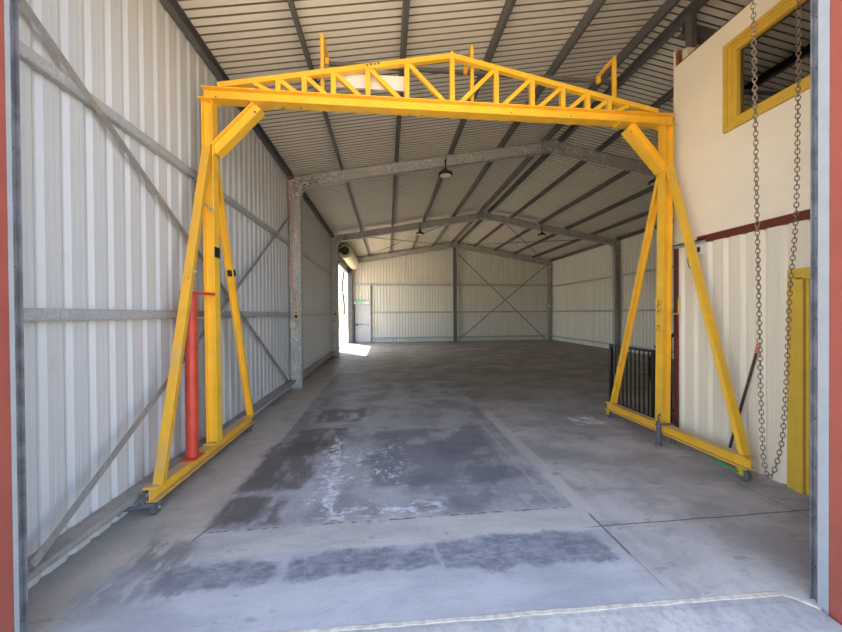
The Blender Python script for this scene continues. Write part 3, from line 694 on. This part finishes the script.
for sg in (-1, 1):
    for i, o_ in enumerate(offs):
        if i == 0 and sg > 0: continue
        x = PEAK+sg*o_
        bm = BM(); beam(bm, (x, GY, TZ1), (x, GY, chz(x)-.028 if i else chz(x)+.035), P_box(.058, .058), (0, 1, 0)); obj('truss_upright', bm, M['yel'], G)
    for i in range(1, 6):
        xo, xi = PEAK+sg*(offs[i]-.035), PEAK+sg*(offs[i-1]+.085)
        if i == 1: xi = PEAK+sg*.1
        bm = BM(); beam(bm, (xo, GY-.005, chz(xo)-.045), (xi, GY-.005, TZ1+.006), P_box(.045, .05), (0, 1, 0)); obj('truss_diagonal', bm, M['yel'], G)
    xo, xi = PEAK+sg*2.36, PEAK+sg*2.17
    bm = BM(); beam(bm, (xo, GY-.005, chz(xo)-.03), (xi, GY-.005, TZ1+.006), P_box(.04, .045), (0, 1, 0)); obj('truss_diagonal', bm, M['yel'], G)
bm = BM(); tube(bm, [(PEAK, GY, ZT-.01), (PEAK, GY, ZT+.05)], .012, 8); obj('lifting_pin', bm, M['yel'], G)
# power rail arms and rail behind the truss
AY = GY+.115
for x in (-.765, 1.12, 3.09):
    bm = BM(); beam(bm, (x, AY, TZ1-.05), (x, AY, 5.20), P_box(.042, .042), (0, 1, 0)); am = obj('rail_arm', bm, M['yel'], G)
    bm = BM(); beam(bm, (x, AY, 5.185), (x, AY+.34, 5.18), P_box(.04, .035), (1, 0, 0)); box(bm, x-.025, x+.025, AY+.315, AY+.355, 5.08, 5.19); obj('arm_tip', bm, M['yel'], am)
    bm = BM(); box(bm, x-.03, x+.03, GY+.0735, AY-.02, TZ1-.06, TZ1-.02); obj('arm_foot', bm, M['yel'], am)
bm = BM(); beam(bm, (-.76, AY+.36, 5.13), (3.42, AY+.36, 5.145), P_C(.045, .04, .005, .01), (0, 1, 0)); obj('power_rail', bm, M['purlin'], G, label='grey conductor rail carried behind the yellow truss')
# white panel
bm = BM(); box(bm, -.66, .245, AY-.028, AY+.0, 4.555, 4.735); obj('blank_panel', bm, M['white'], G, bevel=.003, label='white blank panel fixed behind the left half of the truss')
# hook handles on posts, tapes and paint marks
for x, s in ((GXR+.1, 1), (GXR-.025, -1), (GXL-.045, -1)):
    z = 1.72
    l_ = .10 if s > 0 else .07
    bm = BM(); tube(bm, [(x, GY-.05, z), (x+s*l_, GY-.05, z), (x+s*(l_+.015), GY-.05, z+.015), (x+s*(l_+.018), GY-.05, z+.2)], .008, 8); obj('cable_hook', bm, M['ochre'], G)
bm = BM(); box(bm, GXL+.082, GXL+.0855, GY-.061, GY+.061, 2.42, 2.54); obj('tape_band', bm, M['black_rubber'], G)
y_ = 5.18+(GY+.085-5.18)*(2.28-BZ1)/(3.68-BZ1)
bm = BM(); beam(bm, (GXL+.02, y_-.018, 2.34), (GXL+.02, y_+.007, 2.26), P_box(.09, .056), (1, 0, 0)); obj('tape_band', bm, M['black_rubber'], G)
bm = BM(); rnd = random.Random(3)
for zc, n_ in ((1.83, 12), (1.53, 7)):
    for k in range(n_):
        yy = GY-.04+rnd.uniform(0, .08); zz = zc+rnd.uniform(-.09, .09)*(1 if n_ > 8 else .4); box(bm, GXR-.0242, GXR-.0216, yy-.008, yy+.008, zz-.005, zz+.005)
obj('paint_marks', bm, M['iron'], G)
bm = BM()
for k in range(4): x = -.22+k*.045; box(bm, x, x+.02, GY-.0342, GY-.0318, chz(x)+.0, chz(x)+.02+.006*(k % 2))
obj('paint_marks', bm, M['iron'], G)
bm = BM()
for xx, zz in ((-1.96, 4.29), (-1.2, 4.21), (-1.0, 4.21), (.3, 4.2), (.45, 4.2), (1.6, 4.3), (2.4, 4.3), (-.55, 4.28)): cyl(bm, (xx, GY-.0045, zz), (xx, GY-.007, zz), .009, n=8)
obj('bolt_holes', bm, M['iron'], G)
bm = BM()
for yy, zz in ((3.66, 2.20),):
    cyl(bm, (GXL-.05, yy, zz), (GXL+.10, yy, zz), .012, n=8)
obj('strut_bolt', bm, M['galv2'], G)

# ------------------------------------------------------------------ chains
def chain(name, pts, pitch, ra, rb_, r, mat):
    pts = [V(p) for p in pts]; seg = [0.]
    for a, b in zip(pts, pts[1:]): seg.append(seg[-1]+(b-a).length)
    def at(s):
        for i in range(len(pts)-1):
            if s <= seg[i+1]: return pts[i].lerp(pts[i+1], (s-seg[i])/(seg[i+1]-seg[i])), (pts[i+1]-pts[i]).normalized()
        return pts[-1], (pts[-1]-pts[-2]).normalized()
    bm = BM(); k = 0; s = 0.
    while s < seg[-1]:
        c, d = at(s); u = d.orthogonal().normalized() if abs(d.y) > .9 else V((0, 1, 0)); u = (u-d*u.dot(d)).normalized(); w = d.cross(u)
        m = (w if k % 2 == 0 else u); ta = .9+.35*math.sin(s*.9); m = (m*math.cos(ta)+d.cross(m)*math.sin(ta)).normalized()
        sweep_torus(bm, c, ra, rb_, r, d, m, 12, 6); s += pitch; k += 1
    return bm
def spline(P, n=12):
    P = [V(p) for p in P]; out = []
    Q = [P[0]*2-P[1]]+P+[P[-1]*2-P[-2]]
    for i in range(1, len(Q)-2):
        a, b, c, d = Q[i-1:i+3]
        for j in range(n):
            t = j/n; out.append(.5*((2*b)+(c-a)*t+(2*a-5*b+4*c-d)*t*t+(3*b-a-3*c+d)*t**3))
    return out+[P[-1]]
cy_ = 2.2
cp = spline([(2.70, cy_, 4.34), (2.715, cy_, 4.05), (2.735, cy_, 3.2), (2.749, cy_, 2.465), (2.768, cy_, 1.7), (2.783, cy_, 1.083), (2.80, cy_, .70), (2.826, cy_, .545), (2.859, cy_, .505), (2.895, cy_, .545), (2.935, cy_, .66), (2.97, cy_, .83), (3.0, cy_, 1.25), (3.029, cy_, 1.907), (3.08, cy_, 2.473), (3.095, cy_, 3.3), (3.104, cy_, 4.087), (3.108, cy_, 4.34)])
bm = chain('c', cp, .0335, .0225, .0125, .0034, None)
tag(obj('hoist_chain', bm, M['chain'], smooth=True), 'long rusty hand chain hanging in a loop by the right jamb', 'chain')
bm = chain('c', spline([(-1.955, 3.99, 2.93), (-2.02, 3.985, 2.99), (-2.15, 3.99, 3.1), (-2.19, 4.05, 3.28), (-2.2, 4.18, 3.36), (-2.21, 4.25, 3.42), (-2.215, 4.2, 3.44)]), .03, .021, .014, .004, None)
tag(obj('tie_chain', bm, M['bright_chain'], smooth=True), 'short bright chain tying the left gantry post to the wall girt', 'chain')
# leaning pole
t = thing('pole', (MX-.2, 3.40, 0), 'brown iron pole with faded pink top leaning on the cream cladding behind the chain', 'pole')
bm = BM(); pa, pb_ = V((MX-.09, 3.455, 0.005)), V((MX-.046, 3.17, 1.30)); tube(bm, [pa, pb_], .013, 10); obj('shaft', bm, M['iron'], t)
bm = BM(); tube(bm, [pb_, pb_+(pb_-pa).normalized()*.11], .0165, 10); obj('grip', bm, M['pink'], t)

# ------------------------------------------------------------------ lights hung from the rafters
def bay_light(x, y, lab):
    z = rb(x)-.14
    t = thing('high_bay_light', (x, y, z-.12), lab, 'light', 'black high bay lights')
    bm = BM(); lathe(bm, (x, y, z-.12), [(.165, 0), (.175, .015), (.175, .05), (.15, .075), (.075, .10), (.06, .13)], 28); obj('housing', bm, M['black'], t)
    bm = BM(); lathe(bm, (x, y, z-.124), [(.13, -.006), (.14, .003), (.14, .006)], 28); obj('lens', bm, M['lens'], t)
    bm = BM(); cyl(bm, (x, y, z+.01), (x, y, z+.30), .022, n=10); box(bm, x-.04, x+.04, y-.03, y+.03, z+.005, z+.03); obj('hanger', bm, M['black'], t)
    bm = BM(); box(bm, x-.04, x+.04, y-.02, y+.03, z+.27, z+.35); obj('clamp', bm, M['galv2'], t)
bay_light(1.46, P1-.115, 'black high bay light hung from the nearest rafter, left of the ridge')
bay_light(7.05, P1-.115, 'black high bay light hung from the nearest rafter, half hidden by the right gantry post')
bay_light(1.43, P2-.115, 'small far high bay light hung from the middle rafter, left of the ridge')
bay_light(6.85, P2-.115, 'far high bay light on the dark right half of the middle rafter')

# ------------------------------------------------------------------ electrics on the columns
def outlet(x, y, z, lab, face=(0, -1)):
    t = thing('power_outlet', (x, y, z-.09), lab, 'power outlet')
    bm = BM(); box(bm, x-.055, x+.055, y-.045, y, z-.12, z+.12); obj('outlet_box', bm, M['beige'], t, bevel=.008)
    bm = BM(); cyl(bm, (x, y-.045, z-.045), (x, y-.06, z-.045), .045, n=18); obj('socket', bm, M['brown'], t)
    bm = BM(); box(bm, x-.02, x+.02, y-.06, y-.045, z+.03, z+.07); obj('switch', bm, M['brown'], t)
yc = P1-.076
outlet(-2.11, yc, 1.75, 'beige power outlet with brown socket on the nearest left column')
t = thing('junction_box', (-2.2, yc, 1.44), 'small square cream box below the outlet on the nearest left column', 'electrical box')
bm = BM(); box(bm, -2.25, -2.15, yc-.04, yc, 1.44, 1.57); obj('box_body', bm, M['white'], t, bevel=.006)
bm = BM(); box(bm, -2.245, -2.155, yc-.045, yc-.04, 1.445, 1.565); obj('cover', bm, M['beige'], t)
bm = BM(); tube(bm, spline([(-2.27, yc-.03, 4.93), (-2.22, yc-.035, 4.97), (-2.185, yc-.033, 4.90), (-2.18, yc-.03, 4.6), (-2.195, yc-.025, 3.2), (-2.19, yc-.025, 2.45), (-2.13, yc-.025, 2.1), (-2.11, yc-.022, 1.87)]), .0125, 8)
tag(obj('conduit', bm, M['orange'], smooth=True), 'orange electrical conduit running down the nearest left column', 'conduit')
bm = BM(); tube(bm, [(-2.2, P2-.1, 4.3), (-2.2, P2-.1, 1.95)], .012, 8); tag(obj('conduit', bm, M['beige'], smooth=True), 'thin conduit down the left column before the roller door', 'conduit')
outlet(-2.12, P2-.076, 1.80, 'power outlet on the left column beside the roller door')
bm = BM(); tube(bm, [(XR-.2, P2-.115, 4.4), (XR-.2, P2-.115, 1.85)], .012, 8); tag(obj('conduit', bm, M['brown'], smooth=True), 'brown conduit down the far right column', 'conduit')
outlet(XR-.19, P2-.076, 1.72, 'power outlet on the far right column behind the gantry leg')
for z, lab in ((2.1, 'small white box halfway up the back right corner column'), (4.55, 'small white box near the top of the back right corner column')):
    x = XR-.25; bm = BM(); box(bm, x-.06, x+.06, PB-.14, PB-.079, z, z+.16); cyl(bm, (x, PB-.14, z+.05), (x, PB-.17, z+.05), .03, n=12)
    tag(obj('wall_sensor', bm, M['white']), lab, 'electrical box')

# ------------------------------------------------------------------ yard seen through the roller door
t = thing('yard_fence', (-8, 42, -.06), 'pale fence in the bright yard beyond the roller door', 'fence')
for k in range(6):
    x = -14+k*2.0; bm = BM(); box(bm, x+.05, x+1.95, 42, 42.05, 0.0, 1.7); obj('fence_panel', bm, M['fence'], t)
    bm = BM(); box(bm, x-.05, x+.05, 41.98, 42.08, -.06, 1.85); obj('fence_post', bm, M['fence'], t)
t = thing('tree', (-6.1, 48, -.06), 'thin leafed tree seen through the open roller door', 'tree')
bm = BM(); rt = random.Random(5); tube(bm, [(-6.1, 48, -.06), (-6.0, 48, 3), (-6.3, 48, 5.5), (-6.0, 48, 8)], .16, 8); tips = []
for k in range(14):
    z = 2.8+k*.4; a = rt.uniform(0, 6.28); e = V((-6.1+1.6*math.cos(a), 48+1.6*math.sin(a), z+rt.uniform(.4, 1.4))); tube(bm, [(-6.1, 48, z), V((-6.1, 48, z)).lerp(e, .5)+V((0, 0, .2)), e], .045, 6); tips.append(e)
obj('trunk', bm, M['bark'], t)
bm = BM()
for e in tips:
    for j in range(26):
        c = e+V((rt.gauss(0, .45), rt.gauss(0, .45), rt.gauss(0, .4))); s = rt.uniform(.08, .18); a = V((rt.uniform(-1, 1), rt.uniform(-1, 1), rt.uniform(-1, 1))).normalized(); b = a.orthogonal().normalized()
        bm.faces.new([bm.verts.new(c+a*s), bm.verts.new(c+b*s*.5), bm.verts.new(c-a*s), bm.verts.new(c-b*s*.5)])
obj('foliage', bm, M['leaf'], t)

# ------------------------------------------------------------------ light
w = bpy.data.worlds.new('sky'); scene.world = w; w.use_nodes = True; nt = w.node_tree; nt.nodes.clear()
sky = nt.nodes.new('ShaderNodeTexSky'); sky.sky_type = 'NISHITA'; sky.sun_disc = False; sky.sun_elevation = math.radians(56); sky.sun_rotation = math.radians(-35); sky.air_density = 1.; sky.dust_density = 2.
bg = nt.nodes.new('ShaderNodeBackground'); bg.inputs[1].default_value = .45; o = nt.nodes.new('ShaderNodeOutputWorld')
hs = nt.nodes.new('ShaderNodeHueSaturation'); hs.inputs['Saturation'].default_value = .8; nt.links.new(sky.outputs[0], hs.inputs['Color']); nt.links.new(hs.outputs[0], bg.inputs[0]); nt.links.new(bg.outputs[0], o.inputs[0])
sd = bpy.data.lights.new('sun', 'SUN'); sd.energy = 9.; sd.color = (1, .93, .82); sd.angle = .009
so = bpy.data.objects.new('sun', sd); COL.objects.link(so)
so.rotation_euler = (-V((-.30, .42, .86))).to_track_quat('-Z', 'Y').to_euler(); so.location = (-10, 20, 30)

# ------------------------------------------------------------------ camera
cam = bpy.data.cameras.new('camera'); co = bpy.data.objects.new('camera', cam); COL.objects.link(co); scene.camera = co
cam.sensor_width = 36; cam.sensor_fit = 'HORIZONTAL'; cam.lens = 331/842*36; cam.clip_start = .05
yaw, pitch, roll = .103, -.0075, .0074
fw = V((math.sin(yaw)*math.cos(pitch), math.cos(yaw)*math.cos(pitch), math.sin(pitch))); rt_ = V((math.cos(yaw), -math.sin(yaw), 0)); up = rt_.cross(fw)
xc = rt_*math.cos(roll)-up*math.sin(roll); yc_ = rt_*math.sin(roll)+up*math.cos(roll)
mt = Matrix.Identity(4)
for i in range(3): mt[i][0] = xc[i]; mt[i][1] = yc_[i]; mt[i][2] = -fw[i]; mt[i][3] = (0, 0, 1.75)[i]
co.matrix_world = mt
scene.view_settings.view_transform = 'Standard'; scene.view_settings.look = 'None'; scene.view_settings.gamma = 1; scene.view_settings.use_curve_mapping = False
scene.view_settings.exposure = 1.32
scene.cycles.max_bounces = 12; scene.cycles.diffuse_bounces = 8; scene.cycles.use_denoising = True
